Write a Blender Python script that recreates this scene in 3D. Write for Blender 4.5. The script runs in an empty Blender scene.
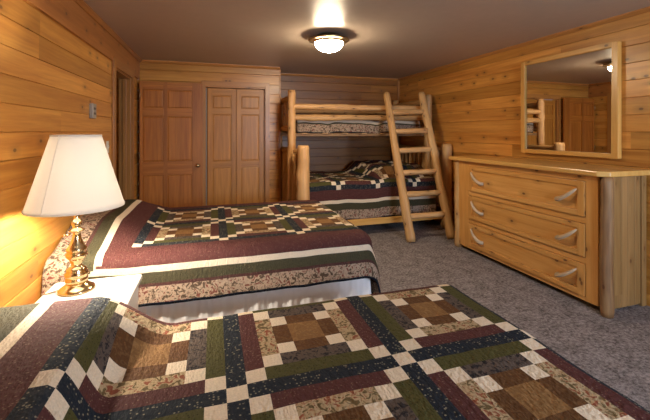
import bpy, bmesh, math, random
from mathutils import Vector, Matrix, noise
PI = math.pi
C = bpy.context.scene.collection
S = bpy.context.scene

# ------------------------------------------------------------------ camera, world, window light, exposure
H = 1.37                                   # eye height
cam_d = bpy.data.cameras.new('camera'); cam = bpy.data.objects.new('camera', cam_d); C.objects.link(cam)
cam.location = (0, 0, H)
cam.rotation_euler = (PI/2, 0, -math.atan(111/360))
cam_d.sensor_width = 36; cam_d.lens = 360/650*36
cam_d.shift_y = -(210-132)/650
cam_d.clip_start = 0.05
S.camera = cam
S.view_settings.view_transform = 'Standard'; S.view_settings.look = 'None'
S.view_settings.gamma = 1; S.view_settings.use_curve_mapping = False
S.view_settings.exposure = 0.0
w = bpy.data.worlds.new('sky'); S.world = w; w.use_nodes = True
w.node_tree.nodes['Background'].inputs[0].default_value = (0.55, 0.72, 1.0, 1)
w.node_tree.nodes['Background'].inputs[1].default_value = 1.2
S.cycles.max_bounces = 8
S.cycles.caustics_reflective = False; S.cycles.caustics_refractive = False
S.cycles.sample_clamp_indirect = 4
# daylight entering through the window behind the camera
WIN = (1.35, 2.75, 0.95, 2.0)               # x0, x1, z0, z1 in wall_back
YB = -1.4
ld = bpy.data.lights.new('window_daylight', 'AREA'); ld.shape = 'RECTANGLE'; ld.size = 1.35; ld.size_y = 1.0
ld.energy = 135; ld.color = (0.68, 0.82, 1.0)
lo = bpy.data.objects.new('window_daylight', ld); C.objects.link(lo)
lo.location = ((WIN[0]+WIN[1])/2, YB-0.16, (WIN[2]+WIN[3])/2); lo.rotation_euler = (PI/2, 0, 0)

CEILING_LAMP = 140
TABLE_LAMP = 78
# ------------------------------------------------------------------ material helpers
def newmat(name):
    m = bpy.data.materials.new(name); m.use_nodes = True
    nt = m.node_tree
    return m, nt, nt.nodes['Principled BSDF']
class N:
    def __init__(s, nt): s.nt = nt
    def add(s, typ, ins=None, **kw):
        n = s.nt.nodes.new(typ)
        for k, v in kw.items(): setattr(n, k, v)
        for k, v in (ins or {}).items():
            if isinstance(v, bpy.types.NodeSocket): s.nt.links.new(v, n.inputs[k])
            else: n.inputs[k].default_value = v
        return n
    def math(s, op, a, b=0.0, c=0.0):
        n = s.add('ShaderNodeMath', {0: a, 1: b, 2: c}, operation=op); return n.outputs[0]
    def ramp(s, fac, stops):
        n = s.add('ShaderNodeValToRGB', {'Fac': fac}); e = n.color_ramp.elements
        while len(e) < len(stops): e.new(0.5)
        for q, (p, c) in zip(e, stops): q.position = p; q.color = (*c, 1)
        return n.outputs['Color']
    def mix(s, f, a, b, mode='MIX'):
        n = s.add('ShaderNodeMix', data_type='RGBA', blend_type=mode)
        for i, v in ((0, f), (6, a), (7, b)):
            if isinstance(v, bpy.types.NodeSocket): s.nt.links.new(v, n.inputs[i])
            else: n.inputs[i].default_value = (*v, 1) if isinstance(v, tuple) and len(v) == 3 else v
        return n.outputs[2]

def wood(name, c1, c2, rough=0.4, pitch=None, knots=0.5, grain=1.0, board_len=2.6, vary=0.35, coat=0.0, knotc=(0.09, 0.03, 0.01), rough_bump=0.15):
    """UV in metres: V runs along the grain, U across it."""
    m, nt, b = newmat(name); n = N(nt)
    uv = n.add('ShaderNodeUVMap'); sp = n.add('ShaderNodeSeparateXYZ', {0: uv.outputs[0]})
    U, V = sp.outputs[0], sp.outputs[1]
    oi = n.add('ShaderNodeObjectInfo').outputs['Random']
    if pitch:
        pid = n.math('FLOOR', n.math('DIVIDE', U, pitch))
        h1 = n.add('ShaderNodeTexWhiteNoise', {'W': n.math('MULTIPLY', pid, 3.17)}, noise_dimensions='1D').outputs[0]
        sid = n.math('FLOOR', n.math('ADD', n.math('DIVIDE', V, board_len), n.math('MULTIPLY', h1, 5.0)))
        seed = n.math('ADD', n.math('MULTIPLY', pid, 7.31), n.math('MULTIPLY', sid, 3.77))
    else:
        seed = n.math('MULTIPLY', oi, 37.0)
    hv = n.add('ShaderNodeTexWhiteNoise', {'W': seed}, noise_dimensions='1D').outputs[0]
    zc = n.math('MULTIPLY', hv, 40.0)
    co = n.add('ShaderNodeCombineXYZ', {0: n.math('MULTIPLY', U, 1.0), 1: n.math('MULTIPLY', V, 0.11), 2: zc})
    warp = n.add('ShaderNodeTexNoise', {'Vector': co.outputs[0], 'Scale': 7.0, 'Detail': 2.0})
    co2 = n.add('ShaderNodeCombineXYZ', {0: n.math('ADD', U, n.math('MULTIPLY', warp.outputs[0], 0.05)), 1: n.math('MULTIPLY', V, 0.05), 2: zc})
    g = n.add('ShaderNodeTexNoise', {'Vector': co2.outputs[0], 'Scale': 55.0*grain, 'Detail': 3.0, 'Roughness': 0.6}).outputs[0]
    g2 = n.add('ShaderNodeTexNoise', {'Vector': co2.outputs[0], 'Scale': 16.0*grain, 'Detail': 2.0}).outputs[0]
    gg = n.math('ADD', n.math('MULTIPLY', g, 0.45), n.math('MULTIPLY', g2, 0.55))
    col = n.ramp(gg, [(0.3, c2), (0.68, c1)])
    vf = n.math('ADD', 1.0-vary/2, n.math('MULTIPLY', hv, vary))
    col = n.mix(1.0, col, n.add('ShaderNodeCombineColor', {0: vf, 1: vf, 2: n.math('POWER', vf, 1.3)}).outputs[0], 'MULTIPLY')
    if knots > 0:
        kc = n.add('ShaderNodeCombineXYZ', {0: n.math('ADD', U, zc), 1: n.math('ADD', n.math('MULTIPLY', V, 0.6), zc)})
        vo = n.add('ShaderNodeTexVoronoi', {'Vector': kc.outputs[0], 'Scale': 6.5, 'Randomness': 1.0}, voronoi_dimensions='2D')
        rr = n.add('ShaderNodeSeparateColor', {0: vo.outputs['Color']}).outputs[0]
        sel = n.math('LESS_THAN', rr, knots)
        km = n.add('ShaderNodeMapRange', {0: vo.outputs['Distance'], 1: 0.04, 2: 0.10, 3: 1.0, 4: 0.0}, interpolation_type='SMOOTHSTEP').outputs[0]
        halo = n.add('ShaderNodeMapRange', {0: vo.outputs['Distance'], 1: 0.06, 2: 0.30, 3: 0.30, 4: 0.0}).outputs[0]
        kf = n.math('MULTIPLY', n.math('MAXIMUM', n.math('MULTIPLY', km, 0.85), halo), sel)
        col = n.mix(kf, col, knotc)
    nt.links.new(col, b.inputs['Base Color'])
    b.inputs['Roughness'].default_value = rough
    b.inputs['Coat Weight'].default_value = coat; b.inputs['Coat Roughness'].default_value = 0.25
    bp = n.add('ShaderNodeBump', {'Height': gg, 'Strength': rough_bump, 'Distance': 0.004})
    nt.links.new(bp.outputs[0], b.inputs['Normal'])
    return m

def plain(name, col, rough=0.5, metal=0.0, **kw):
    m, nt, b = newmat(name); n = N(nt)
    tc = n.add('ShaderNodeTexCoord')
    g = n.add('ShaderNodeTexNoise', {'Vector': tc.outputs['Object'], 'Scale': 12.0, 'Detail': 3.0}).outputs[0]
    c = n.ramp(g, [(0.2, tuple(x*0.92 for x in col)), (0.8, col)])
    nt.links.new(c, b.inputs['Base Color'])
    b.inputs['Roughness'].default_value = rough; b.inputs['Metallic'].default_value = metal
    for k, v in kw.items(): b.inputs[k.replace('_', ' ')].default_value = v
    return m

def fabric(name, base, c2=None, kind='dots', scale=60, amount=0.5, c3=None):
    m, nt, b = newmat(name); n = N(nt)
    uv = n.add('ShaderNodeUVMap').outputs[0]
    col = base
    if kind == 'dots':
        vo = n.add('ShaderNodeTexVoronoi', {'Vector': uv, 'Scale': scale})
        f = n.math('MULTIPLY', n.add('ShaderNodeMapRange', {0: vo.outputs['Distance'], 1: 0.22, 2: 0.36, 3: 1.0, 4: 0.0}).outputs[0],
                   n.math('LESS_THAN', n.add('ShaderNodeSeparateColor', {0: vo.outputs['Color']}).outputs[1], amount))
        col = n.mix(f, base, c2)
    elif kind == 'blotch':
        g = n.add('ShaderNodeTexNoise', {'Vector': uv, 'Scale': scale, 'Detail': 4.0, 'Distortion': 1.2}).outputs[0]
        st = [(0.40, base), (0.50, c2)]
        if c3: st = [(0.38, c3), (0.44, base), (0.52, base), (0.585, c2)]
        col = n.ramp(g, st)
    if c2 and c3 and kind == 'dots':
        g = n.add('ShaderNodeTexNoise', {'Vector': uv, 'Scale': scale*0.6, 'Detail': 3.0}).outputs[0]
        col = n.mix(n.math('MULTIPLY', n.math('GREATER_THAN', g, 0.6), 0.7), col, c3)
    big = n.add('ShaderNodeTexNoise', {'Vector': uv, 'Scale': 160.0, 'Detail': 2.0}).outputs[0]
    vf = n.math('ADD', 0.75, n.math('MULTIPLY', big, 0.5))
    col = n.mix(1.0, col, n.add('ShaderNodeCombineColor', {0: vf, 1: vf, 2: vf}).outputs[0], 'MULTIPLY')
    nt.links.new(col, b.inputs['Base Color'])
    b.inputs['Roughness'].default_value = 0.8
    b.inputs['Sheen Weight'].default_value = 0.0
    b.inputs['Specular IOR Level'].default_value = 0.12
    # quilting puckers
    sp = n.add('ShaderNodeSeparateXYZ', {0: uv})
    dist = n.add('ShaderNodeTexNoise', {'Vector': uv, 'Scale': 9.0, 'Detail': 2.0}).outputs[0]
    su = n.math('SINE', n.math('ADD', n.math('MULTIPLY', sp.outputs[0], 2*PI/0.032), n.math('MULTIPLY', dist, 9.0)))
    pk = n.add('ShaderNodeTexNoise', {'Vector': n.add('ShaderNodeCombineXYZ', {0: n.math('MULTIPLY', sp.outputs[0], 1.0), 1: n.math('MULTIPLY', sp.outputs[1], 0.45)}).outputs[0], 'Scale': 110.0, 'Detail': 2.0}).outputs[0]
    hgt = n.math('ADD', n.math('MULTIPLY', su, 0.10), n.math('MULTIPLY', pk, 1.6))
    bp = n.add('ShaderNodeBump', {'Height': hgt, 'Strength': 0.8, 'Distance': 0.007})
    nt.links.new(bp.outputs[0], b.inputs['Normal'])
    return m

PITCH = 0.142
M = {}
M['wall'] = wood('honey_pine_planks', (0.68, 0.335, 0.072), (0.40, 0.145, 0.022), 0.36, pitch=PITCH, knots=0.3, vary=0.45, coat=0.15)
M['wall_dark'] = wood('darker_pine_planks', (0.36, 0.14, 0.022), (0.20, 0.068, 0.010), 0.42, pitch=PITCH, knots=0.3, vary=0.4, coat=0.05)  # same planks in a darker tone, for the far wall
M['shaded_pine'] = wood('shade_toned_pine_board', (0.42, 0.17, 0.042), (0.25, 0.085, 0.02), 0.4, knots=0.4, coat=0.2)  # browner pine: shade along the top wall plank put into the colour
M['trim'] = wood('pine_trim', (0.56, 0.26, 0.07), (0.36, 0.14, 0.035), 0.4, knots=0.12, coat=0.2)
M['door'] = wood('red_fir_door', (0.54, 0.20, 0.034), (0.32, 0.095, 0.014), 0.42, knots=0.0, grain=1.3, vary=0.25, coat=0.05, pitch=0.11, board_len=9)
M['door2'] = wood('fir_closet_door', (0.56, 0.25, 0.045), (0.35, 0.13, 0.02), 0.42, knots=0.0, grain=1.3, vary=0.25, coat=0.05, pitch=0.11, board_len=9)
M['log'] = wood('peeled_log', (0.74, 0.45, 0.19), (0.42, 0.20, 0.065), 0.5, knots=0.35, grain=0.8, vary=0.25, rough_bump=0.5)
M['dresser'] = wood('knotty_pine_dresser', (0.77, 0.43, 0.135), (0.56, 0.255, 0.055), 0.32, knots=0.4, vary=0.2, coat=0.15)
M['dresser_top'] = wood('varnished_pine_top', (0.78, 0.47, 0.15), (0.60, 0.30, 0.07), 0.25, knots=0.2, vary=0.1, coat=0.2)
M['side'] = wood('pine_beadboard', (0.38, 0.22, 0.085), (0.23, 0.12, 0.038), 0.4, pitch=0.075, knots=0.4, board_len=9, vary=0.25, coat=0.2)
M['barkpost'] = wood('weathered_log_post', (0.40, 0.23, 0.10), (0.17, 0.08, 0.035), 0.6, knots=0.6, grain=1.3, rough_bump=0.8)
M['mirrorframe'] = wood('mirror_frame_pine', (0.68, 0.38, 0.10), (0.50, 0.24, 0.045), 0.35, knots=0.1, coat=0.3)
M['antler'] = plain('antler', (0.55, 0.42, 0.28), 0.6)
M['brass'] = plain('polished_brass', (0.88, 0.70, 0.42), 0.16, 1.0)
M['dull_brass'] = plain('aged_brass', (0.45, 0.34, 0.20), 0.3, 1.0)
M['ivory'] = plain('ivory_enamel', (0.85, 0.80, 0.70), 0.35)
M['white_cotton'] = plain('white_cotton', (0.85, 0.86, 0.90), 0.8)
M['ticking'] = plain('mattress_ticking', (0.6, 0.6, 0.62), 0.85)
M['plastic'] = plain('beige_plastic', (0.36, 0.33, 0.28), 0.4)
M['darkplastic'] = plain('dark_plastic', (0.08, 0.07, 0.06), 0.4)
M['cord'] = plain('lamp_cord', (0.25, 0.18, 0.10), 0.5)
M['mirror'] = plain('mirror_glass', (0.86, 0.87, 0.86), 0.0, 1.0)
M['ceiling'] = plain('taupe_ceiling_paint', (0.47, 0.385, 0.315), 0.36)
def carpet():
    m, nt, b = newmat('grey_brown_carpet'); n = N(nt)
    tc = n.add('ShaderNodeTexCoord').outputs['Object']
    a = n.add('ShaderNodeTexNoise', {'Vector': tc, 'Scale': 45.0, 'Detail': 5.0, 'Roughness': 0.8}).outputs[0]
    a2 = n.add('ShaderNodeTexNoise', {'Vector': tc, 'Scale': 9.0, 'Detail': 3.0}).outputs[0]
    f = n.math('ADD', n.math('MULTIPLY', a, 0.8), n.math('MULTIPLY', a2, 0.2))
    nt.links.new(n.ramp(f, [(0.40, (0.095, 0.078, 0.076)), (0.60, (0.40, 0.35, 0.34))]), b.inputs['Base Color'])
    b.inputs['Roughness'].default_value = 0.95; b.inputs['Specular IOR Level'].default_value = 0.1
    bp = n.add('ShaderNodeBump', {'Height': a, 'Strength': 0.8, 'Distance': 0.02})
    nt.links.new(bp.outputs[0], b.inputs['Normal'])
    return m
M['carpet'] = carpet()
def emis(name, col, st):
    m, nt, b = newmat(name)
    b.inputs['Base Color'].default_value = (*col, 1)
    b.inputs['Emission Color'].default_value = (*col, 1); b.inputs['Emission Strength'].default_value = st
    return m
M['dome'] = emis('lit_glass_dome', (1.0, 0.80, 0.54), CEILING_LAMP)
M['bulb'] = emis('lit_bulb', (1.0, 0.87, 0.68), TABLE_LAMP*26)
def shade_mat():
    m, nt, b = newmat('lamp_shade_fabric'); n = N(nt)
    out = nt.nodes['Material Output']
    d = n.add('ShaderNodeBsdfDiffuse', {'Color': (0.90, 0.88, 0.84, 1)})
    t = n.add('ShaderNodeBsdfTranslucent', {'Color': (0.95, 0.91, 0.85, 1)})
    mx = n.add('ShaderNodeMixShader', {0: 0.35, 1: d.outputs[0], 2: t.outputs[0]})
    nt.links.new(mx.outputs[0], out.inputs[0]); return m
M['shade'] = shade_mat()
# quilt fabrics
FAB = ['cream', 'navy', 'green', 'maroon', 'brown', 'tan', 'grey', 'floral', 'olive', 'maroon2', 'navyhem', 'rosefloral']
FM = {
 'cream': fabric('cream_cotton', (0.72, 0.60, 0.45), None, 'none'),
 'navy': fabric('navy_sprig_print', (0.015, 0.020, 0.029), (0.20, 0.19, 0.14), 'dots', 95, 0.55),
 'green': fabric('green_print', (0.072, 0.066, 0.022), (0.036, 0.036, 0.013), 'dots', 110, 0.7),
 'maroon': fabric('maroon_print', (0.082, 0.029, 0.027), (0.17, 0.10, 0.075), 'dots', 120, 0.45),
 'brown': fabric('brown_cotton', (0.14, 0.067, 0.027), (0.10, 0.045, 0.018), 'blotch', 50),
 'tan': fabric('tan_cotton', (0.27, 0.145, 0.058), (0.21, 0.11, 0.042), 'blotch', 50),
 'grey': fabric('grey_scroll_print', (0.022, 0.019, 0.021), (0.10, 0.075, 0.062), 'blotch', 55),
 'floral': fabric('cream_floral_print', (0.42, 0.31, 0.18), (0.13, 0.09, 0.04), 'blotch', 38, 0.5, (0.24, 0.075, 0.04)),
 'olive': fabric('olive_cotton', (0.060, 0.054, 0.030), (0.036, 0.034, 0.019), 'dots', 120, 0.7),
 'maroon2': fabric('wine_print', (0.072, 0.030, 0.028), (0.13, 0.08, 0.06), 'dots', 130, 0.5),
 'navyhem': fabric('navy_binding', (0.010, 0.014, 0.025), (0.09, 0.09, 0.08), 'dots', 90, 0.4),
 'rosefloral': fabric('rose_floral_border', (0.40, 0.30, 0.22), (0.09, 0.06, 0.04), 'blotch', 30, 0.5, (0.17, 0.06, 0.045)),
}
FMATS = [FM[k] for k in FAB]

# ------------------------------------------------------------------ mesh helpers
def uvface(f, uvl, g, off=0.0):
    """box-map a face in metres with V along axis g"""
    nrm = f.normal; ax = max(range(3), key=lambda i: abs(nrm[i]))
    others = [i for i in range(3) if i != ax]
    if g in others: v = g; u = [i for i in others if i != g][0]
    else: u, v = others
    for l in f.loops: l[uvl].uv = (l.vert.co[u]+off, l.vert.co[v])
class MB:
    def __init__(s):
        s.bm = bmesh.new(); s.uv = s.bm.loops.layers.uv.new('UVMap'); s.mi = 0
    def face(s, pts, uvs=None, mi=None, smooth=False):
        vs = [s.bm.verts.new(p) for p in pts]; f = s.bm.faces.new(vs)
        if uvs:
            for l, u in zip(f.loops, uvs): l[s.uv].uv = u
        f.material_index = s.mi if mi is None else mi; f.smooth = smooth
        return f
    def box(s, x0, x1, y0, y1, z0, z1, g=2, off=0.0):
        p = [(x, y, z) for x in (x0, x1) for y in (y0, y1) for z in (z0, z1)]
        vs = [s.bm.verts.new(q) for q in p]
        for idx in ((0,1,3,2), (4,6,7,5), (0,4,5,1), (2,3,7,6), (0,2,6,4), (1,5,7,3)):
            f = s.bm.faces.new([vs[i] for i in idx]); f.normal_update(); f.material_index = s.mi
            uvface(f, s.uv, g, off)
        return s
    def prism(s, poly, z0, z1, g=2):
        """poly: list of (x,y) CCW"""
        b = [s.bm.verts.new((x, y, z0)) for x, y in poly]; t = [s.bm.verts.new((x, y, z1)) for x, y in poly]
        fs = [s.bm.faces.new(t), s.bm.faces.new(b[::-1])]
        n = len(poly)
        for i in range(n): fs.append(s.bm.faces.new((b[i], b[(i+1) % n], t[(i+1) % n], t[i])))
        for f in fs: f.normal_update(); uvface(f, s.uv, g); f.material_index = s.mi
        return s
    def tube(s, path, rad, seg=14, rough=0.0, seed=0.0, knots=0, caps=True, sub=0.05):
        """tapered, optionally irregular tube along path"""
        P = [Vector(p) for p in path]; R = rad if isinstance(rad, (list, tuple)) else [rad]*len(P)
        if sub:
            Q, RR = [P[0]], [R[0]]
            for i in range(len(P)-1):
                n = max(1, int((P[i+1]-P[i]).length/sub))
                for k in range(1, n+1):
                    t = k/n; Q.append(P[i].lerp(P[i+1], t)); RR.append(R[i]*(1-t)+R[i+1]*t)
            P, R = Q, RR
        rnd = random.Random(seed*991+7)
        L = [0]
        for i in range(1, len(P)): L.append(L[-1]+(P[i]-P[i-1]).length)
        kn = [(rnd.uniform(0.05, 0.95)*L[-1], rnd.uniform(0, 2*PI), rnd.uniform(0.1, 0.22)) for _ in range(knots)]
        rings = []
        for i, p in enumerate(P):
            d = (P[min(i+1, len(P)-1)]-P[max(i-1, 0)]).normalized()
            a = Vector((0, 0, 1)) if abs(d.z) < 0.9 else Vector((0, 1, 0))
            u = d.cross(a).normalized(); v = d.cross(u)
            ring = []
            for k in range(seg):
                th = 2*PI*k/seg
                r = R[i]
                if rough:
                    r *= 1+rough*noise.noise(Vector((math.cos(th)*0.8+seed*5.1, math.sin(th)*0.8, L[i]*4.0)))+rough*0.6*noise.noise(Vector((seed*3.3, 9.0, L[i]*9)))
                    for kl, ka, kh in kn:
                        dd = ((L[i]-kl)/0.045)**2+(((th-ka+PI) % (2*PI)-PI)/0.5)**2
                        r *= 1+kh*math.exp(-dd)
                if caps and rough and i in (0, len(P)-1): r *= 0.86
                ring.append(s.bm.verts.new(p+(u*math.cos(th)+v*math.sin(th))*r))
            rings.append(ring)
        for i in range(len(rings)-1):
            for k in range(seg):
                k2 = (k+1) % seg
                f = s.bm.faces.new((rings[i][k], rings[i+1][k], rings[i+1][k2], rings[i][k2])); f.smooth = True; f.material_index = s.mi
                r = max(R[i], 0.01)
                uvs = ((k/seg*2*PI*r, L[i]), (k/seg*2*PI*r, L[i+1]), ((k+1)/seg*2*PI*r, L[i+1]), ((k+1)/seg*2*PI*r, L[i]))
                for l, q in zip(f.loops, uvs): l[s.uv].uv = q
        if caps:
            for ring, rev in ((rings[0], False), (rings[-1], True)):
                f = s.bm.faces.new(ring if not rev else ring[::-1]); f.material_index = s.mi
                for l in f.loops: l[s.uv].uv = (l.vert.co.x, l.vert.co.y*0.2)
        return s
    def lathe(s, prof, seg=32, c=(0, 0, 0), closed=False):
        rings = []
        for r, z in prof:
            rings.append([s.bm.verts.new((c[0]+r*math.cos(2*PI*k/seg), c[1]+r*math.sin(2*PI*k/seg), c[2]+z)) for k in range(seg)])
        for i in range(len(rings)-1):
            for k in range(seg):
                k2 = (k+1) % seg
                f = s.bm.faces.new((rings[i][k], rings[i][k2], rings[i+1][k2], rings[i+1][k])); f.smooth = True; f.material_index = s.mi
                for l, q in zip(f.loops, ((k, i), (k+1, i), (k+1, i+1), (k, i+1))): l[s.uv].uv = (q[0]*0.02, q[1]*0.02)
        if not closed:
            for ring in (rings[0][::-1], rings[-1]):
                if prof[0][0] > 1e-6: pass
                s.bm.faces.new(ring)
        return s
    def build(s, name, mats, parent=None, bevel=0.0, smooth=False, loc=None):
        me = bpy.data.meshes.new(name); bmesh.ops.remove_doubles(s.bm, verts=s.bm.verts, dist=1e-6)
        bmesh.ops.recalc_face_normals(s.bm, faces=s.bm.faces)
        if smooth:
            for f in s.bm.faces: f.smooth = True
        s.bm.to_mesh(me); s.bm.free()
        for m in (mats if isinstance(mats, list) else [mats]): me.materials.append(m)
        o = bpy.data.objects.new(name, me); C.objects.link(o)
        if loc: o.location = loc
        if parent:
            o.parent = parent
            if loc is None: o.location = -Vector(parent_world(parent))
        if bevel:
            b = o.modifiers.new('bevel', 'BEVEL'); b.width = bevel; b.segments = 2; b.limit_method = 'ANGLE'; b.harden_normals = False
        return o
def parent_world(p):
    v = Vector(p.location); q = p.parent
    while q: v += Vector(q.location); q = q.parent
    return v
def thing(name, label, cat, loc=(0, 0, 0), group=None):
    o = bpy.data.objects.new(name, None); C.objects.link(o); o.location = loc; o.empty_display_size = 0.1
    o['label'] = label; o['category'] = cat
    if group: o['group'] = group
    return o
def tag(o, label, cat, group=None):
    o['label'] = label; o['category'] = cat
    if group: o['group'] = group
    return o
def struct(o): o['kind'] = 'structure'; return o

# ------------------------------------------------------------------ room
ZC = 2.35; XL = -0.98; XR = 3.27; YC = 5.41; YF = 5.97; XC = 0.95; XH = -2.1
Z0 = H-10*PITCH+0.05                        # a groove height; grooves at H + k*PITCH
def planks(mb, origin, along, normal, length, z0, z1, uoff=0.0, thick=0.02, sides=True):
    """horizontal V-groove boards: face at origin, running 'along' for length, room side 'normal'"""
    o = Vector(origin); al = Vector(along); nn = Vector(normal)
    zs = [z0]; k = math.ceil((z0-H)/PITCH+1e-3)
    while H+k*PITCH < z1-1e-3:
        if H+k*PITCH > z0+1e-3: zs.append(H+k*PITCH)
        k += 1
    zs.append(z1); g = 0.004; d = 0.007
    prof = []
    for i in range(len(zs)-1):
        a, b = zs[i], zs[i+1]
        lo_ = a+g if i else a; hi = b-g if i < len(zs)-2 else b
        if i: prof.append((a, -d))
        prof.append((lo_, 0)); prof.append((hi, 0))
    vcoord = o.dot(al)
    for (za, da), (zb, db) in zip(prof[:-1], prof[1:]):
        p = [o+nn*da+Vector((0, 0, za)), o+al*length+nn*da+Vector((0, 0, za)), o+al*length+nn*db+Vector((0, 0, zb)), o+nn*db+Vector((0, 0, zb))]
        mid = (za+zb)/2; ua = za-H+uoff; ub = zb-H+uoff
        e = 1e-4
        mb.face(p, [(ua+e, vcoord), (ua+e, vcoord+length), (ub-e, vcoord+length), (ub-e, vcoord)])
    # back slab
    b = o-nn*0.12
    c = [o-nn*0.008, o+al*length-nn*0.008, b+al*length, b]
    for z in (z0, z1): mb.face([q+Vector((0, 0, z)) for q in c], [(0, 0)]*4)
    for i in range(4):
        if i == 0: continue
        q, r = c[i], c[(i+1) % 4]
        mb.face([q+Vector((0, 0, z0)), r+Vector((0, 0, z0)), r+Vector((0, 0, z1)), q+Vector((0, 0, z1))], [(z0-H, 0), (z0-H, 0.1), (z1-H, 0.1), (z1-H, 0)])
def wall(name, pieces, mat='wall'):
    mb = MB()
    for (o, al, nn, ln, z0, z1) in pieces: planks(mb, o, al, nn, ln, z0, z1)
    me = mb
    o = bpy.data.meshes.new(name); me.bm.normal_update(); me.bm.to_mesh(o); me.bm.free(); o.materials.append(M[mat])
    ob = bpy.data.objects.new(name, o); C.objects.link(ob); return struct(ob)
DY0, DY1, DZ = 4.16, 4.95, 2.04            # doorway in the left wall
wall('wall_left', [((XL, YB, 0), (0, 1, 0), (1, 0, 0), DY0-YB, 0, ZC), ((XL, DY0, 0), (0, 1, 0), (1, 0, 0), DY1-DY0, DZ, ZC), ((XL, DY1, 0), (0, 1, 0), (1, 0, 0), YC-DY1, 0, ZC)])
wall('wall_right', [((XR, YB, 0), (0, 1, 0), (-1, 0, 0), YF-YB, 0, ZC)])
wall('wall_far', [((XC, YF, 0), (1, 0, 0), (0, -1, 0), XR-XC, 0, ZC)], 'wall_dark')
CX0, CX1, CZ = -0.125, 0.735, 2.03           # closet opening
wall('wall_closet', [((XL, YC, 0), (1, 0, 0), (0, -1, 0), CX0-XL, 0, ZC), ((CX0, YC, 0), (1, 0, 0), (0, -1, 0), CX1-CX0, CZ, ZC), ((CX1, YC, 0), (1, 0, 0), (0, -1, 0), XC-CX1, 0, ZC),
                     ((XC, YC+0.013, 0), (0, 1, 0), (1, 0, 0), YF-YC-0.013, 0, ZC)])
wall('wall_back', [((XL, YB, 0), (1, 0, 0), (0, 1, 0), WIN[0]-XL, 0, ZC), ((WIN[1], YB, 0), (1, 0, 0), (0, 1, 0), XR-WIN[1], 0, ZC),
                   ((WIN[0], YB, 0), (1, 0, 0), (0, 1, 0), WIN[1]-WIN[0], 0, WIN[2]), ((WIN[0], YB, 0), (1, 0, 0), (0, 1, 0), WIN[1]-WIN[0], WIN[3], ZC)])
wall('wall_hall', [((XH, DY0-1.0, 0), (0, 1, 0), (1, 0, 0), 3.2, 0, ZC), ((XH, DY0-0.9, 0), (1, 0, 0), (0, 1, 0), XL-0.12-XH, 0, ZC), ((XH, 6.0, 0), (1, 0, 0), (0, -1, 0), XL-0.12-XH, 0, ZC)])
struct(MB().box(XC-1.2, XC-0.02, YF, YF+0.05, 0, ZC).build('wall_closet_inner', M['shaded_pine']))
struct(MB().box(XH-0.15, XR+0.15, YB-0.15, 6.15, -0.12, 0.0).build('floor', M['carpet']))
struct(MB().box(XH-0.15, XR+0.15, YB-0.15, 6.15, ZC, ZC+0.12).build('ceiling', M['ceiling']))
# added board with the top plank's shade in its colour, crown mouldings, corner strips
struct(MB().box(XL, XL+0.018, YB, YC, 2.083, ZC, g=1).build('trim_1', M['shaded_pine'], bevel=0.003))
def crown(name, p0, p1, nn, s=0.035, m='trim'):
    a, b, nv = Vector(p0), Vector(p1), Vector(nn); mb = MB(); L = (b-a).length
    pr = [(0, 0), (s, 0), (s, -0.35*s), (0.35*s, -1.0*s), (0, -1.1*s)]
    for i in range(5):
        (d0, z0), (d1, z1) = pr[i], pr[(i+1) % 5]
        mb.face([a+nv*d0+Vector((0, 0, z0)), b+nv*d0+Vector((0, 0, z0)), b+nv*d1+Vector((0, 0, z1)), a+nv*d1+Vector((0, 0, z1))], [(i*.05, 0), (i*.05, L), (i*.05+.04, L), (i*.05+.04, 0)])
    struct(mb.build(name, M[m]))
crown('trim_2', (XL+0.018, YB, ZC), (XL+0.018, YC, ZC), (1, 0, 0), m='shaded_pine')
crown('trim_3', (XL, YC, ZC), (XC, YC, ZC), (0, -1, 0))
crown('trim_4', (XC, YF, ZC), (XR, YF, ZC), (0, -1, 0), 0.03)
crown('trim_5', (XR, YB, ZC), (XR, YF, ZC), (-1, 0, 0), 0.03)
struct(MB().box(XR-0.03, XR, YF-0.03, YF, 0, ZC-0.03).build('trim_6', M['trim'], bevel=0.004))
struct(MB().box(XC-0.001, XC+0.014, YC-0.014, YC+0.03, 0, ZC-0.03).build('trim_7', M['trim'], bevel=0.003))
# doorway casing (left wall)
mb = MB(); cw = 0.09; t = 0.022
mb.box(XL, XL+t, DY0-cw, DY0, 0, DZ+cw); mb.box(XL, XL+t, DY1, DY1+cw, 0, DZ+cw); mb.box(XL, XL+t, DY0, DY1, DZ, DZ+cw, g=1)
mb.box(XL-0.13, XL+0.001, DY0-0.001, DY0+0.02, 0, DZ); mb.box(XL-0.13, XL+0.001, DY1-0.02, DY1+0.001, 0, DZ); mb.box(XL-0.13, XL, DY0, DY1, DZ-0.02, DZ, g=1)
mb.box(XL-0.085, XL-0.045, DY0+0.02, DY0+0.035, 0, DZ-.02); mb.box(XL-0.085, XL-0.045, DY1-0.035, DY1-0.02, 0, DZ-.02)
struct(mb.build('trim_8', M['trim'], bevel=0.003))
# closet casing
mb = MB()
mb.box(CX1, CX1+0.06, YC-0.02, YC, 0, CZ+0.07); mb.box(CX0-0.05, CX0, YC-0.02, YC, 0, CZ+0.07); mb.box(CX0, CX1, YC-0.02, YC, CZ, CZ+0.07, g=0)
mb.box(CX0, CX0+0.012, YC-0.001, YC+0.12, 0, CZ); mb.box(CX1-0.012, CX1, YC-0.001, YC+0.12, 0, CZ); mb.box(CX0, CX1, YC-0.001, YC+0.12, CZ-0.02, CZ, g=0)
struct(mb.build('trim_9', M['trim'], bevel=0.003))
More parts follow.
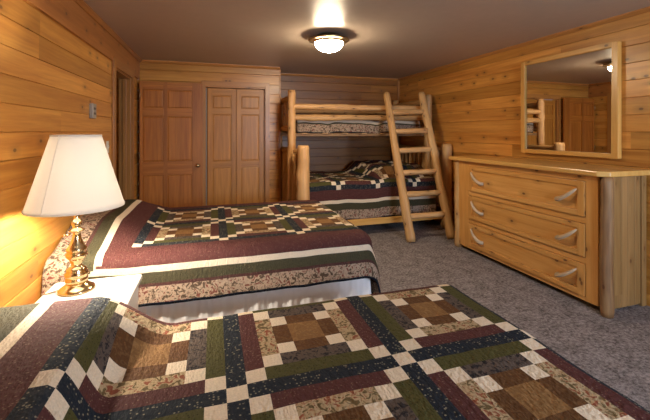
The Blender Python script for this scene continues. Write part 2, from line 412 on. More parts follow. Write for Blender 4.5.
# window behind the camera
win = bpy.data.objects.new('window_1', None); C.objects.link(win); struct(win)
mb = MB(); x0, x1, z0, z1 = WIN
mb.box(x0-.08, x0, YB, YB+.02, z0-.08, z1+.08); mb.box(x1, x1+.08, YB, YB+.02, z0-.08, z1+.08); mb.box(x0, x1, YB, YB+.02, z1, z1+.08, g=0); mb.box(x0-.1, x1+.1, YB, YB+.05, z0-.04, z0, g=0)
mb.build('window_casing', M['trim'], win, bevel=0.003)
mb = MB()
for a, b in ((x0, x0+.04), ((x0+x1)/2-.03, (x0+x1)/2+.03), (x1-.04, x1)): mb.box(a, b, YB-.09, YB-.05, z0, z1)
for a, b in ((z0, z0+.04), (z1-.04, z1)): mb.box(x0, x1, YB-.09, YB-.05, a, b, g=0)
mb.build('window_frame', M['ivory'], win, bevel=0.003)

# panel doors
def panel_door(name, w_, h, t_, rows, cols, stile, mat, fix=None):
    """returns MB in local coords: x 0..w, y 0..t (front at y=0), z 0..h. rows: list of (z0,z1); cols: list of (x0,x1)"""
    mb = MB()
    zs = sorted(rows); xs = sorted(cols)
    edges = [0]+[v for c in xs for v in c]+[w_]
    for i in range(0, len(edges), 2): mb.box(edges[i], edges[i+1], 0, t_, 0, h, off=i*.37)
    ez = [0]+[v for c in zs for v in c]+[h]
    for (xa, xb) in xs:
        for i in range(0, len(ez), 2): mb.box(xa, xb, 0, t_, ez[i], ez[i+1], g=0, off=i*.53)
        for (za, zb) in zs:
            mb.box(xa, xb, t_*0.42, t_*0.6, za, zb, off=.05)
            e = 0.028; f = 0.020
            if xb-xa > 0.12:                # raised field with sloped shoulders on both faces
                for y_out, y_in in ((0.27*t_, 0.42*t_), (0.75*t_, 0.6*t_)):
                    o_ = [(xa+e*.3, za+e*.3), (xb-e*.3, za+e*.3), (xb-e*.3, zb-e*.3), (xa+e*.3, zb-e*.3)]; i_ = [(xa+f, za+f), (xb-f, za+f), (xb-f, zb-f), (xa+f, zb-f)]
                    mb.face([(x, y_out, z) for x, z in i_], [(x, z) for x, z in i_])
                    for q in range(4):
                        r = (q+1) % 4
                        mb.face([(o_[q][0], y_in, o_[q][1]), (o_[r][0], y_in, o_[r][1]), (i_[r][0], y_out, i_[r][1]), (i_[q][0], y_out, i_[q][1])], [o_[q], o_[r], i_[r], i_[q]])
    return mb
def knob(parent, x, y, z, m='brass'):
    mb = MB(); mb.lathe([(0.001, 0), (0.030, 0), (0.030, 0.006), (0.012, 0.010), (0.011, 0.028), (0.024, 0.036), (0.028, 0.048), (0.024, 0.060), (0.010, 0.066), (0.001, 0.067)], 20)
    for v in mb.bm.verts: v.co = Vector((v.co.x, -v.co.z, v.co.y))
    return mb.build('door_knob', M[m], parent, loc=(x, y, z))
d1 = bpy.data.objects.new('door_1', None); C.objects.link(d1); struct(d1); d1.location = (-0.94, 5.27, 0.012); d1.rotation_euler = (0, 0, 0.03)
W1 = 0.79
panel_door('leaf', W1, 2.03, 0.036, [(0.22, 0.78), (0.96, 1.57), (1.68, 1.93)], [(0.035, 0.29), (0.335, 0.655)], 0.1, None).build('door_leaf', M['door'], d1, bevel=0.003, loc=(0, 0, 0))
knob(d1, W1-0.062, 0.0, 0.895)
mb = MB()
for z in (0.2, 1.0, 1.8): mb.tube([(0.0, -0.006, z), (0.0, -0.006, z+.09)], 0.007, 8)
mb.build('hinge', M['dull_brass'], d1, loc=(0, 0, 0))
d2 = bpy.data.objects.new('door_2', None); C.objects.link(d2); struct(d2); d2.location = (CX0+0.014, YC+0.03, 0.012)
for k, (xx, ww) in enumerate(((0.022, 0.40), (0.426, 0.40))):
    o = panel_door('leaf', ww, 1.99, 0.03, [(0.14, 0.84), (0.93, 1.62), (1.70, 1.89)], [(0.065, ww-0.065)], 0.06, None).build('closet_leaf', M['door2'], d2, bevel=0.003, loc=(xx, 0, 0))
mb = MB(); mb.box(0, 0.012, 0.02, 0.05, 0, 1.99); mb.build('jamb_strip', M['plastic'], d2, loc=(0.0, 0, 0))

# switches
t_ = thing('thermostat', 'small beige thermostat box high on the plank wall above the lamp', 'thermostat', (XL, 3.44, 1.545))
MB().box(0, 0.028, -0.045, 0.05, -0.062, 0.062).build('housing', M['plastic'], t_, bevel=0.004, loc=(0, 0, 0))
mb = MB(); mb.box(0.028, 0.031, -0.02, 0.03, 0.012, 0.03); mb.box(0.028, 0.031, -0.02, 0.03, -0.03, -0.012); mb.build('dial', M['darkplastic'], t_, loc=(0, 0, 0))
t_ = thing('light_switch', 'ivory light switch plate on the plank wall near the doorway', 'light switch', (XL, 3.92, 1.225))
MB().box(0, 0.006, -0.036, 0.036, -0.058, 0.058).build('plate', M['ivory'], t_, bevel=0.003, loc=(0, 0, 0))
MB().box(0.006, 0.016, -0.006, 0.006, -0.004, 0.014).build('toggle', M['ivory'], t_, bevel=0.002, loc=(0, 0, 0))

# ------------------------------------------------------------------ quilts
CELL = 0.0631
BORD = [(0.19, 'maroon'), (0.232, 'cream'), (0.30, 'olive'), (0.32, 'maroon2'), (0.42, 'rosefloral'), (0.437, 'navyhem')]
HEAD2 = [(0.155, 'maroon'), (0.20, 'cream'), (0.275, 'olive'), (0.30, 'maroon2'), (0.55, 'rosefloral')]
HEAD1 = [(0.13, 'maroon'), (0.175, 'cream'), (0.55, 'olive')]
def field_fab(i, j, flip=0):
    mi, mj = i % 9, j % 9; bi, bj = i//9, j//9
    if mi == 0 and mj == 0: return 'cream'
    if mi == 0 or mj == 0: return 'navy'
    li, lj = min(mi, 9-mi), min(mj, 9-mj)
    if li == lj and li <= 3: return 'cream'
    Lr = min(li, lj); A = (bi+bj+flip) % 2 == 0
    if Lr >= 4: return 'tan'
    if Lr == 3: return 'brown'
    side = li < lj                     # strip standing on the left/right of the block
    green = side if A else not side
    return ('green' if green else 'maroon') if Lr == 1 else ('grey' if green else 'floral')
def make_quilt(label, fa, fb, nx, ny, arange, brange, surf, bord=BORD, flip=0, step=0.021, world=(0, 0, 0), group=None, head=None):
    head = head or bord
    """fa, fb: arc coordinate of the first cornerstone's centre; nx, ny blocks"""
    A0, A1 = fa-CELL/2, fa+CELL*(nx*9+.5); B0, B1 = fb-CELL/2, fb+CELL*(ny*9+.5)
    def lines(F0, F1, n, rng):
        br = [F0+CELL*k for k in range(n*9+2)]
        for d, _ in bord+head: br += [F0-d, F1+d]
        br = sorted([x for x in br if rng[0] < x < rng[1]]+list(rng))
        out = [br[0]]
        for a, b in zip(br[:-1], br[1:]):
            if b-a < 1e-5: continue
            k = max(1, round((b-a)/step))
            out += [a+(b-a)*q/k for q in range(1, k+1)]
        return out
    la = lines(A0, A1, nx, (max(arange[0], A0-head[-1][0]), min(arange[1], A1+bord[-1][0])))
    lb = lines(B0, B1, ny, (max(brange[0], B0-bord[-1][0]), min(brange[1], B1+bord[-1][0])))
    bm = bmesh.new(); uvl = bm.loops.layers.uv.new('UVMap')
    grid = [[bm.verts.new(surf(a, b)) for b in lb] for a in la]
    for i in range(len(la)-1):
        for j in range(len(lb)-1):
            ca, cb = (la[i]+la[i+1])/2, (lb[j]+lb[j+1])/2
            da = max(A0-ca, ca-A1, 0); db = max(B0-cb, cb-B1, 0); r = max(da, db)
            if r > 0:
                bl = head if (A0-ca) > db else bord
                fab = bl[-1][1]
                for d, nme in bl:
                    if r < d: fab = nme; break
            else: fab = field_fab(int((ca-A0)/CELL), int((cb-B0)/CELL), flip)
            f = bm.faces.new((grid[i][j], grid[i+1][j], grid[i+1][j+1], grid[i][j+1])); f.smooth = True
            f.material_index = FAB.index(fab)
            for l, (u, v) in zip(f.loops, ((la[i], lb[j]), (la[i+1], lb[j]), (la[i+1], lb[j+1]), (la[i], lb[j+1]))): l[uvl].uv = (u, v)
    me = bpy.data.meshes.new('quilt'); bm.normal_update(); bm.to_mesh(me); bm.free()
    for m in FMATS: me.materials.append(m)
    o = bpy.data.objects.new('quilt', me); C.objects.link(o)
    s = o.modifiers.new('thickness', 'SOLIDIFY'); s.thickness = 0.012; s.offset = -1; s.use_rim = True
    return tag(o, label, 'quilt', group)
def drape(x0, x1, y0, y1, top, R, flare, bump, head_dir=0, floor=0.02, seed=1.0, wr=0.005, wave=0.012, ym=None):
    """surface: flat rect x0..x1,y0..y1 at height top, draping beyond. bump(x,y) adds height; arc lengths kept along x near the head"""
    # table of arc length against x for the pillow bump (taken along the middle)
    tbl = None
    ym = ym or (y0+y1)/2
    if head_dir:
        tbl = [(0.0, 0.0)]; xs = -0.0; n = 400; Ltot = 1.3
        start = x0+Ltot if head_dir < 0 else x1-Ltot
        arc = 0.0; px = start; pz = bump(start, ym); tbl = [(0.0, start)]
        for k in range(1, n+1):
            x = start+head_dir*Ltot*k/n; z = bump(x, ym); arc += math.hypot(x-px, z-pz); tbl.append((arc, x)); px, pz = x, z
    def surf(a, b):
        if tbl:
            s = (a-tbl[0][1])*head_dir
            if s > 0:
                lo_, hi = 0, len(tbl)-1
                while hi-lo_ > 1:
                    m = (lo_+hi)//2
                    if tbl[m][0] < s: lo_ = m
                    else: hi = m
                t = min(1.0, (s-tbl[lo_][0])/(tbl[hi][0]-tbl[lo_][0])); a = tbl[lo_][1]*(1-t)+tbl[hi][1]*t
        p = max(x0-a, a-x1, 0.0); q = max(y0-b, b-y1, 0.0)
        sx = 1 if a > x1 else -1; sy = 1 if b > y1 else -1
        cx = min(max(a, x0), x1); cy = min(max(b, y0), y1)
        r = (p**3+q**3)**(1/3)
        z = top+bump(cx, cy)
        z += wr*(noise.noise(Vector((cx*3.2+seed, cy*3.2, seed)))+0.6*noise.noise(Vector((cx*9, cy*9+seed, seed))))
        if r <= 0: return (cx, cy, z)
        h = math.hypot(p, q); dx, dy = p/h*sx, q/h*sy
        if r < R*PI/2: out = R*math.sin(r/R); dn = R*(1-math.cos(r/R)); k = 0
        else: k = r-R*PI/2; out = R+flare*k; dn = R+k*math.sqrt(max(0.1, 1-flare**2))
        s_ = cx*5.0+cy*5.0+(math.atan2(q, p)*2.2 if p and q else 0)
        out += wave*min(1, k/0.25)*(math.sin(s_*1.7+seed)+0.6*math.sin(s_*4.1+seed*2))
        if p and q: out += 0.03*min(1, k/0.2)*math.sin(2*math.atan2(q, p))
        return (cx+dx*out, cy+dy*out, max(floor, z-dn))
    return surf
def sm(t): t = max(0.0, min(1.0, t)); return t*t*(3-2*t)

# near bed and far bed
def pillow_bump(h, xa, xb, ya, yb, mid=None):
    """rises from xa (0) to xb (h); falls off near ya / yb"""
    def f(x, y):
        e = sm((y-ya)/0.16+0.35)*sm((yb-y)/0.16+0.35)
        v = h*sm((x-xa)/(xb-xa))
        if mid: v -= 0.02*math.exp(-((y-mid)/0.06)**2)*sm((x-xa)/(xb-xa))
        return v*(0.25+0.75*e)
    return f
B1 = dict(x0=-0.965, x1=1.16, y0=0.16, y1=1.60, top=0.575)
def bump1(x, y):
    k = sm((y-1.25)/0.35); xa = -0.30+0.15*k; xb = -0.41-0.04*k
    e = sm((y-0.05)/0.16+0.3)*sm((1.76-y)/0.14)
    v = 0.15*sm((x-xa)/(xb-xa))-0.03*math.exp(-((y-0.82)/0.07)**2)*sm((x-xa)/(xb-xa))
    return v*(0.2+0.8*e)
s1 = drape(B1['x0'], B1['x1'], B1['y0'], B1['y1'], B1['top'], 0.075, 0.08, bump1, -1, seed=2.3, wave=.008, ym=1.22)
make_quilt('patchwork quilt of cream, navy, maroon and brown squares on the bed nearest the camera', -0.50, -0.012, 3, 3, (-1.02, 9), (-0.30, 2.08), s1, flip=0, head=HEAD1)
B2 = dict(x0=-0.965, x1=1.085, y0=2.615, y1=3.97, top=0.597)
s2 = drape(B2['x0'], B2['x1'], B2['y0'], B2['y1'], B2['top'], 0.10, 0.12, lambda x, y: 0.13*sm((-0.40-x)/0.34)*sm((y-2.50)/0.6)*(0.4+0.6*sm((4.1-y)/0.3)), -1, seed=5.1, wave=.006)
make_quilt('patchwork quilt with wide maroon and floral borders on the middle bed behind the nightstand', -0.50, 2.70, 3, 2, (-1.03, 9), (0, 9), s2, flip=1, head=HEAD2)

def mattress(mb, x0, x1, y0, y1, z0, z1, r=0.05, seg=5):
    rows = []
    for k in range(seg+1):
        a = PI/2*k/seg; rows.append((r*(1-math.sin(a)) , z0+r*(1-math.cos(a)) if False else z0+r*math.sin(a)*0.5))
    # rounded box by bevelled prism: plan with rounded corners
    poly = []
    for cx, cy, a0 in ((x1-r, y1-r, 0), (x0+r, y1-r, PI/2), (x0+r, y0+r, PI), (x1-r, y0+r, 3*PI/2)):
        for k in range(seg+1): poly.append((cx+r*math.cos(a0+PI/2*k/seg), cy+r*math.sin(a0+PI/2*k/seg)))
    mb.prism(poly, z0, z1, g=0)
def skirt(mb, path, z0, z1):
    """pleated cloth hanging along a path of (x,y)"""
    pts = []; s = 0.0
    for (xa, ya), (xb, yb) in zip(path[:-1], path[1:]):
        L = math.hypot(xb-xa, yb-ya); n = int(L/0.012); nx_, ny_ = (yb-ya)/L, -(xb-xa)/L
        for k in range(n+1):
            t = k/n; s = t*L; wv = 0.007*math.sin(s*2*PI/0.12)+0.004*math.sin(s*2*PI/0.047+1)
            pts.append((xa+(xb-xa)*t, ya+(yb-ya)*t, nx_, ny_, wv, s))
    nz = 8; rows = []
    for k in range(nz+1):
        f = k/nz
        rows.append([mb.bm.verts.new((x+nx*(w_*(.3+1.2*f)+.018*f), y+ny*(w_*(.3+1.2*f)+.018*f), z1+(z0-z1)*f)) for x, y, nx, ny, w_, s in pts])
    for a, b in zip(rows[:-1], rows[1:]):
        for i in range(len(a)-1):
            f = mb.bm.faces.new((a[i], a[i+1], b[i+1], b[i])); f.smooth = True
def make_bed(label, B):
    cx, cy = (B['x0']+B['x1'])/2, (B['y0']+B['y1'])/2
    t = thing('bed', label, 'bed', (cx, cy, 0))
    e = 0.055; x0, x1, y0, y1 = B['x0']+.01, B['x1']+e, B['y0']-e, B['y1']+e; top = B['top']
    mb = MB(); mattress(mb, x0, x1, y0, y1, top-.27, top-.03); mb.build('mattress', M['ticking'], t, bevel=0.03)
    mb = MB(); mattress(mb, x0, x1, y0, y1, 0.14, top-.275); mb.build('box_spring', M['ticking'], t, bevel=0.01)
    for x in (x0+.12, x1-.15):
        for y in (y0+.12, y1-.12):
            MB().tube([(x, y, 0), (x, y, 0.14)], 0.022, 12).build('leg', M['darkplastic'], t)
    mb = MB(); g = 0.006
    skirt(mb, [(x0+.02, y0-g), (x1+g, y0-g), (x1+g, y1+g), (x0+.02, y1+g)], 0.012, top-.275)
    o = mb.build('bed_skirt', M['white_cotton'], t); so = o.modifiers.new('thickness', 'SOLIDIFY'); so.thickness = 0.002
    return t
make_bed('bed nearest the camera under the large patchwork quilt', B1)
make_bed('middle bed with a white pleated bed skirt, behind the nightstand', B2)

# ------------------------------------------------------------------ nightstand and lamp
NX0, NX1, NY0, NY1, NZ = -0.805, -0.385, 1.78, 2.25, 0.57
t = thing('nightstand', 'small ivory nightstand between the two beds under the brass lamp', 'nightstand', ((NX0+NX1)/2, (NY0+NY1)/2, 0))
def rpoly(x0, x1, y0, y1, r, seg=5):
    poly = []
    for cx, cy, a0 in ((x1-r, y1-r, 0), (x0+r, y1-r, PI/2), (x0+r, y0+r, PI), (x1-r, y0+r, 3*PI/2)):
        for k in range(seg+1): poly.append((cx+r*math.cos(a0+PI/2*k/seg), cy+r*math.sin(a0+PI/2*k/seg)))
    return poly
MB().prism(rpoly(NX0, NX1, NY0, NY1, 0.02), NZ-0.028, NZ).build('top', M['ivory'], t, bevel=0.008)
mb = MB(); a, b, c, d = NX0+.015, NX1-.02, NY0+.015, NY1-.015
mb.box(a, b, c, c+.018, .06, NZ-.028); mb.box(a, b, d-.018, d, .06, NZ-.028); mb.box(a, a+.01, c+.018, d-.018, .06, NZ-.028)
mb.box(a+.01, b-.02, c+.018, d-.018, .06, .078); mb.box(a+.01, b-.02, c+.018, d-.018, .30, .318)
mb.build('body', M['ivory'], t, bevel=0.002)
for z0, z1 in ((.085, .305), (.315, .535)):
    o = MB().box(b-.018, b, c+.022, d-.022, z0, z1).build('drawer', M['ivory'], t, bevel=0.004)
    mb = MB(); mb.lathe([(0.001, 0), (0.008, 0), (0.007, 0.012), (0.015, 0.02), (0.013, 0.028), (0.001, 0.031)], 16)
    for v in mb.bm.verts: v.co = Vector((v.co.z, v.co.y, v.co.x))
    k = mb.build('knob', M['brass'], o, loc=(b, (c+d)/2, (z0+z1)/2))
for x in (a+.03, b-.03):
    for y in (c+.03, d-.03): MB().tube([(x, y, 0), (x, y, .06)], [0.014, 0.02], 12).build('leg', M['ivory'], t)

LX, LY = -0.665, 2.115
t = thing('table_lamp', 'polished brass table lamp with a wide cream shade on the nightstand', 'lamp', (LX, LY, NZ))
mb = MB(); mb.lathe([(0.001, 0.0), (0.079, 0.0), (0.081, 0.006), (0.077, 0.014), (0.066, 0.020), (0.060, 0.026), (0.050, 0.034), (0.046, 0.040)], 40)
mb.build('base', M['brass'], t, loc=(0, 0, 0), smooth=True)
prof = [(0.046, 0.040), (0.050, 0.050), (0.050, 0.062), (0.044, 0.070), (0.052, 0.078), (0.052, 0.090), (0.042, 0.098), (0.046, 0.106), (0.036, 0.116), (0.024, 0.124), (0.022, 0.134), (0.030, 0.144), (0.028, 0.150),
        (0.036, 0.160), (0.046, 0.172), (0.048, 0.186), (0.040, 0.200), (0.046, 0.206), (0.044, 0.214), (0.034, 0.226), (0.024, 0.250), (0.018, 0.275), (0.017, 0.290), (0.024, 0.296), (0.034, 0.300), (0.034, 0.306), (0.020, 0.312),
        (0.016, 0.322), (0.023, 0.332), (0.024, 0.346), (0.016, 0.356), (0.012, 0.362), (0.012, 0.400), (0.020, 0.404), (0.020, 0.450), (0.001, 0.452)]
mb = MB(); mb.lathe(prof, 40); mb.build('stem', M['brass'], t, loc=(0, 0, 0))
mb = MB(); mb.tube([(-0.024, -0.01, 0.285), (-0.045, -0.02, 0.285)], 0.004, 10, sub=0); mb.lathe([(0.001, -.006), (0.008, -.005), (0.008, .005), (.001, .006)], 12, c=(-0.048, -0.021, 0.285)); mb.build('switch', M['brass'], t, loc=(0, 0, 0))
SZ0, SZ1, SR0, SR1 = 0.422, 0.782, 0.212, 0.108
mb = MB(); n_ = 14
mb.lathe([(SR0+(SR1-SR0)*k/n_, SZ0+(SZ1-SZ0)*k/n_) for k in range(n_+1)], 64, closed=True)
sh = mb.build('lamp_shade', M['shade'], t, loc=(0, 0, 0)); so = sh.modifiers.new('thickness', 'SOLIDIFY'); so.thickness = 0.0015
for z, r in ((SZ0, SR0), (SZ1, SR1)):
    mb = MB(); mb.lathe([(r+.0015, z-.004), (r+.0022, z+.004), (r-.003, z+.004), (r-.003, z-.004), (r+.0015, z-.004)], 64, closed=True)
    mb.build('shade_trim', M['shade'], sh, loc=(0, 0, 0))
mb = MB(); th = math.radians(-112)
mb.tube([((SR0+.001)*math.cos(th), (SR0+.001)*math.sin(th), SZ0), ((SR1+.001)*math.cos(th), (SR1+.001)*math.sin(th), SZ1)], 0.0018, 8); mb.build('seam', M['shade'], sh, loc=(0, 0, 0))
mb = MB(); mb.tube([(0.02*math.cos(a), 0.0, 0) if False else (0.055*math.sin(a), 0, 0.43+0.31*(1-math.cos(a))/2) for a in [PI*k/14 for k in range(15)]], 0.0025, 8, sub=0)
mb.tube([(-0.055*math.sin(a), 0, 0.43+0.31*(1-math.cos(a))/2) for a in [PI*k/14 for k in range(15)]], 0.0025, 8, sub=0)
for k in range(3):
    a = 2*PI*k/3; mb.tube([(0, 0, 0.742), (SR1*0.99*math.cos(a), SR1*0.99*math.sin(a), 0.770)], 0.002, 8, sub=0)
mb.lathe([(0.001, 0.738), (0.009, 0.740), (0.011, 0.753), (0.005, 0.768), (0.001, 0.774)], 16)
mb.build('harp', M['brass'], t, loc=(0, 0, 0))
mb = MB(); mb.lathe([(0.001, 0.452), (0.013, 0.452), (0.014, 0.475), (0.028, 0.510), (0.032, 0.535), (0.028, 0.558), (0.014, 0.572), (0.001, 0.576)], 24); mb.build('bulb', M['bulb'], t, loc=(0, 0, 0))
mb = MB(); mb.tube([(-0.085, 0.01, 0.004), (-0.12, -0.02, 0.004), (-0.138, -0.02, 0.004)], 0.003, 8)
mb.build('power_cord', M['cord'], t, loc=(0, 0, 0))

# ------------------------------------------------------------------ ceiling light
t = thing('ceiling_light', 'round brass ceiling light with a glowing frosted glass bowl', 'ceiling light', (1.115, 3.48, ZC))
mb = MB(); mb.lathe([(0.001, 0), (0.115, 0), (0.118, -0.02), (0.15, -0.034), (0.200, -0.042), (0.208, -0.050), (0.202, -0.058), (0.165, -0.056), (0.150, -0.062), (0.146, -0.078), (0.138, -0.080), (0.130, -0.06), (0.001, -0.055)], 48)
mb.build('pan', M['dull_brass'], t, loc=(0, 0, 0))
mb = MB(); mb.lathe([(0.145*math.cos(a), -0.072-0.098*math.sin(a)) for a in [PI/2*k/12 for k in range(13)]][:-1]+[(0.001, -0.170)], 40)
mb.build('glass_bowl', M['dome'], t, loc=(0, 0, 0))
for k in range(4):
    a = PI/4+k*PI/2; mb = MB(); mb.lathe([(0.001, -.075), (0.010, -.074), (0.010, -.05), (0.001, -.048)], 10, c=(0.152*math.cos(a), 0.152*math.sin(a), 0)); mb.build('clip', M['brass'], t, loc=(0, 0, 0))

# ------------------------------------------------------------------ bunk bed
LO = M['log']; sd = [0]
def log(name, p0, p1, r0, r1, parent, m=LO, knots=2, rough=0.16, wob=0.0, seg=16):
    sd[0] += 1; P0, P1 = Vector(p0), Vector(p1); L = (P1-P0).length; n = max(2, int(L/0.3)); rnd = random.Random(sd[0])
    pts = [P0.lerp(P1, k/n)+(Vector((rnd.uniform(-1, 1), rnd.uniform(-1, 1), rnd.uniform(-1, 1)))*wob if 0 < k < n else Vector()) for k in range(n+1)]
    mb = MB(); mb.tube(pts, [r0+(r1-r0)*k/n for k in range(n+1)], seg, rough, sd[0]*1.37, knots, sub=0.04)
    return mb.build(name, m, parent)
bk = thing('bunk_bed', 'peeled log bunk bed in the far corner, narrow upper bunk over wider lower bunk', 'bunk bed', (2.08, 5.1, 0))
XA, XB = 1.01, 3.14; YL = 4.42; YU = 4.82; YBK = 5.85
for x, r0, r1 in ((XA+.065, .095, .072), (XB+.05, .080, .070)): log('post', (x, YL, 0), (x, YL, 1.20), r0, r1, bk, knots=5)
for x in (XA, XB): log('post', (x, YU, 0), (x, YU, 1.94), .064, .055, bk, knots=6)
for x in (XA, XB): log('post', (x, YBK, 0), (x, YBK, 1.94), .064, .055, bk, knots=4)
# upper guard rails, side rails
log('guard_rail', (XA, YU, 1.715), (XB, YU, 1.73), .042, .040, bk, knots=8, wob=.006)
log('guard_rail', (XA, YU, 1.570), (XB, YU, 1.585), .042, .038, bk, knots=8, wob=.006)
for z in (1.72, 1.575): log('guard_rail', (XA, YBK, z), (XB, YBK, z), .040, .038, bk, knots=6)
mb = MB(); mb.box(XA, XB, YU+.03, YU+.06, 1.31, 1.35, g=0); mb.build('side_rail', M['barkpost'], bk, bevel=.004)
mb = MB(); mb.box(XA, XB, YBK-.015, YBK+.015, 1.30, 1.365, g=0); mb.build('side_rail', LO, bk, bevel=.004)
mb = MB(); mb.box(XA, XB+.02, YL-.02, YL+.02, .135, .215, g=0); mb.build('side_rail', M['dresser_top'], bk, bevel=.004)
mb = MB(); mb.box(XA, XB, YBK-.02, YBK+.02, .135, .215, g=0); mb.build('side_rail', LO, bk, bevel=.004)
# ends
for x in (XA, XB):
    log('end_rail', (x, YU, 1.84), (x, YBK, 1.84), .045, .042, bk)
    log('end_rail', (x, YU, 1.42), (x, YBK, 1.42), .045, .042, bk)
    for k in range(5):
        y = YU+.12+k*(YBK-YU-.24)/4; log('spindle', (x, y, 1.44), (x, y, 1.83), .026, .026, bk, knots=1, seg=10)
    xp = x+(.065 if x == XA else .05); log('end_rail', (xp, YL, 1.10), (x, YBK, 1.10), .050, .045, bk)
    log('end_rail', (xp, YL, .32), (x, YBK, .32), .050, .045, bk)
    for k in range(10):
        y = YL+.13+k*(YBK-YL-.26)/9
        if abs(y-YU) > .07: log('spindle', (x, y, .33), (x, y, 1.09), .030, .028, bk, knots=2, seg=10)
mb = MB(); mattress(mb, XA+.12, XB-.12, YU+.10, YBK-.10, 1.375, 1.52); mb.build('upper_mattress', M['ticking'], bk, bevel=.02)
mb = MB(); mattress(mb, XA+.12, XB-.12, YL+.10, YBK-.10, .30, .68); mb.build('lower_mattress', M['ticking'], bk, bevel=.02)
for z, ya in ((1.335, YU+.03), (.25, YL+.13)):
    for k in range(7):
        x = XA+.15+k*.3; mb = MB(); mb.box(x, x+.08, ya, YBK-.015, z, z+.02, g=1); mb.build('slat', LO, bk)
def crumple(h, xa, xb, y0=4.6):
    def f(x, y):
        v = h*sm((x-xa)/0.25)*sm((xb-x)/0.12+.3)*sm((y-y0)/0.25)
        return v+0.35*v*noise.noise(Vector((x*7, y*7, 1.3)))
    return f
sL = drape(XA+.09, XB-.09, YL+.115, YBK-.08, .712, .06, .02, lambda x, y: crumple(.15, 2.1, 3.1, 4.55)(x, y)+.02*noise.noise(Vector((x*4, y*4, 0))), 0, seed=7.7, wave=.006, wr=.012)
make_quilt('dark patchwork quilt on the lower bunk, rumpled over a pillow', 1.00, 4.425, 4, 2, (XA+.095, XB-.095), (0, YBK-.085), sL, bord=[(.135, 'maroon'), (.18, 'cream'), (.27, 'olive'), (.39, 'rosefloral'), (.41, 'navyhem')], flip=1, step=.03)
sU = drape(XA+.09, XB-.09, YU+.115, YBK-.08, 1.555, .05, .02, lambda x, y: crumple(.07, 2.3, 3.1, 4.9)(x, y)+.03*noise.noise(Vector((x*5, y*5, 3))), 0, seed=9.1, wave=.006, wr=.012)
make_quilt('patchwork quilt with a floral border on the upper bunk', 1.10, 5.12, 3, 1, (XA+.095, XB-.095), (0, YBK-.085), sU, bord=[(.19, 'maroon'), (.24, 'cream'), (.26, 'olive'), (.37, 'rosefloral'), (.385, 'navyhem')], step=.03)

# ladder
ld_ = thing('bunk_ladder', 'peeled log ladder leaning against the bunk bed', 'ladder', (2.62, 3.96, 0))
la0, la1 = Vector((2.345, 3.965, 0.0)), Vector((2.375, 4.70, 1.93)); lb0, lb1 = Vector((2.915, 3.94, 0.0)), Vector((2.945, 4.70, 1.95))
log('rail', la0, la1, .058, .048, ld_, knots=6, rough=.12, wob=.006); log('rail', lb0, lb1, .058, .050, ld_, knots=6, rough=.12, wob=.006)
for tt in (.152, .288, .428, .578, .713, .853):
    pa, pb = la0.lerp(la1, tt), lb0.lerp(lb1, tt); log('rung', pa+Vector((.02, -.01, 0)), pb+Vector((-.02, -.01, 0)), .038, .036, ld_, knots=2, rough=.12)

# ------------------------------------------------------------------ dresser
DX = 2.785; DXB = XR-.012; DY0_, DY1_ = 1.97, 3.66; DT = 1.035
dr = thing('dresser', 'wide knotty pine dresser with antler handles against the plank wall', 'dresser', ((DX+DXB)/2, (DY0_+DY1_)/2, 0))
mb = MB(); c = .06
mb.prism([(DX-.055+c, DY0_-.06), (DXB, DY0_-.06), (DXB, DY1_+.09), (DX-.055, DY1_+.09), (DX-.055, DY0_-.06+c)], DT, DT+.042, g=1)
mb.build('top', M['dresser_top'], dr, bevel=.008)
def halfpost(y, r0, r1, x=DX, m='barkpost', z1=DT):
    return log('post', (x, y, 0), (x, y, z1), r0, r1, dr, M[m], knots=5, rough=.14, wob=.004)
halfpost(DY0_-.03, .044, .039, DX+.008); halfpost(DY1_, .055, .048, DX+.03, 'log')
MB().box(DXB-.05, DXB, DY0_-.006, DY0_+.03, .0, DT).build('post', M['side'], dr, bevel=.004)
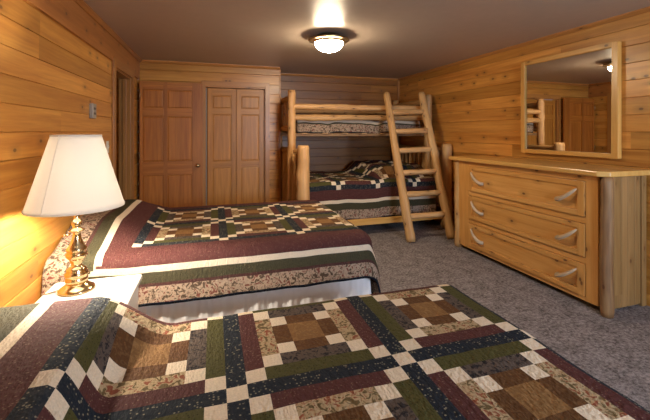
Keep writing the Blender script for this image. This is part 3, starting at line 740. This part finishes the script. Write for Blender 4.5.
# drawer layout
rows = [(0.075, 0.335), (0.385, 0.650), (0.700, 0.985)]; YA, YZ = 2.095, 3.45
mb = MB()
mb.box(DX, DX+.022, DY0_+.03, YA, .045, DT); mb.box(DX, DX+.022, YZ, DY1_-.03, .045, DT)
for z0, z1 in ((.045, .075), (.335, .385), (.650, .700), (.985, DT)): mb.box(DX, DX+.022, YA, YZ, z0, z1, g=1)
mb.build('face_frame', M['dresser'], dr, bevel=.003)
for z0, z1 in rows:
    g = .004; mb = MB(); a, b, c, d = YA+g, YZ-g, z0+g, z1-g; f = .055
    mb.box(DX-.012, DX+.012, a, a+f, c, d, g=2); mb.box(DX-.012, DX+.012, b-f, b, c, d, g=2)
    mb.box(DX-.012, DX+.012, a+f, b-f, c, c+f*.8, g=1); mb.box(DX-.012, DX+.012, a+f, b-f, d-f*.8, d, g=1)
    mb.box(DX-.002, DX+.010, a+f, b-f, c+f*.8, d-f*.8, g=1, off=.3)
    mb.box(DX+.012, DX+.40, a+.02, b-.02, c+.01, d-.03, g=0)
    o = mb.build('drawer', M['dresser'], dr, bevel=.004)
    zc = (z0+z1)/2
    for yc, s in ((3.30, 1), (2.245, -1)):
        # an antler tine: thick mount near the middle, sweeping out to a raised tip
        pts = [(DX-.005, yc-s*.085, zc-.035), (DX-.030, yc-s*.070, zc-.034), (DX-.042, yc-s*.035, zc-.022), (DX-.044, yc+s*.005, zc+.0), (DX-.040, yc+s*.045, zc+.03), (DX-.03, yc+s*.075, zc+.058), (DX-.02, yc+s*.09, zc+.075)]
        mb = MB(); mb.tube(pts, [.021, .020, .017, .015, .013, .010, .006], 12, .2, zc*9+s, 1, sub=.015); mb.build('handle', M['antler'], o)
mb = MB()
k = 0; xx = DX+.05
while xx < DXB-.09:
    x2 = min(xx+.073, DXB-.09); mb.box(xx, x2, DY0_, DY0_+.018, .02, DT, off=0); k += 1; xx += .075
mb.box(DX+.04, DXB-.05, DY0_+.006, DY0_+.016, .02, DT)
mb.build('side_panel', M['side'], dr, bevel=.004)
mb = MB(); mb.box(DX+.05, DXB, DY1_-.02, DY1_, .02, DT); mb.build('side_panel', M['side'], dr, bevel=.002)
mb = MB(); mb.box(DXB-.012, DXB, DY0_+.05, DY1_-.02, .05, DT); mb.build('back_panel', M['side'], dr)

# ------------------------------------------------------------------ mirror
my0, my1, mz0, mz1 = 2.150, 3.14, 1.145, 2.13; fw = .050
mi = thing('wall_mirror', 'rectangular pine framed mirror on the wall above the dresser', 'mirror', (XR, (my0+my1)/2, (mz0+mz1)/2))
xm = 3.222
mb = MB(); mb.box(xm, XR-.002, my0, my0+fw, mz0, mz1); mb.box(xm, XR-.002, my1-fw, my1, mz0, mz1)
mb.box(xm, XR-.002, my0+fw, my1-fw, mz0, mz0+fw*.85, g=1); mb.box(xm, XR-.002, my0+fw, my1-fw, mz1-fw*.85, mz1, g=1)
mb.build('mirror_frame', M['mirrorframe'], mi, bevel=.006)
mb = MB(); mb.box(xm+.018, xm+.024, my0+fw-.01, my1-fw+.01, mz0+fw*.85-.01, mz1-fw*.85+.01); mb.build('mirror_glass', M['mirror'], mi)

mi.rotation_euler = (0, 0, 0.010); mi.location.x -= 0.006
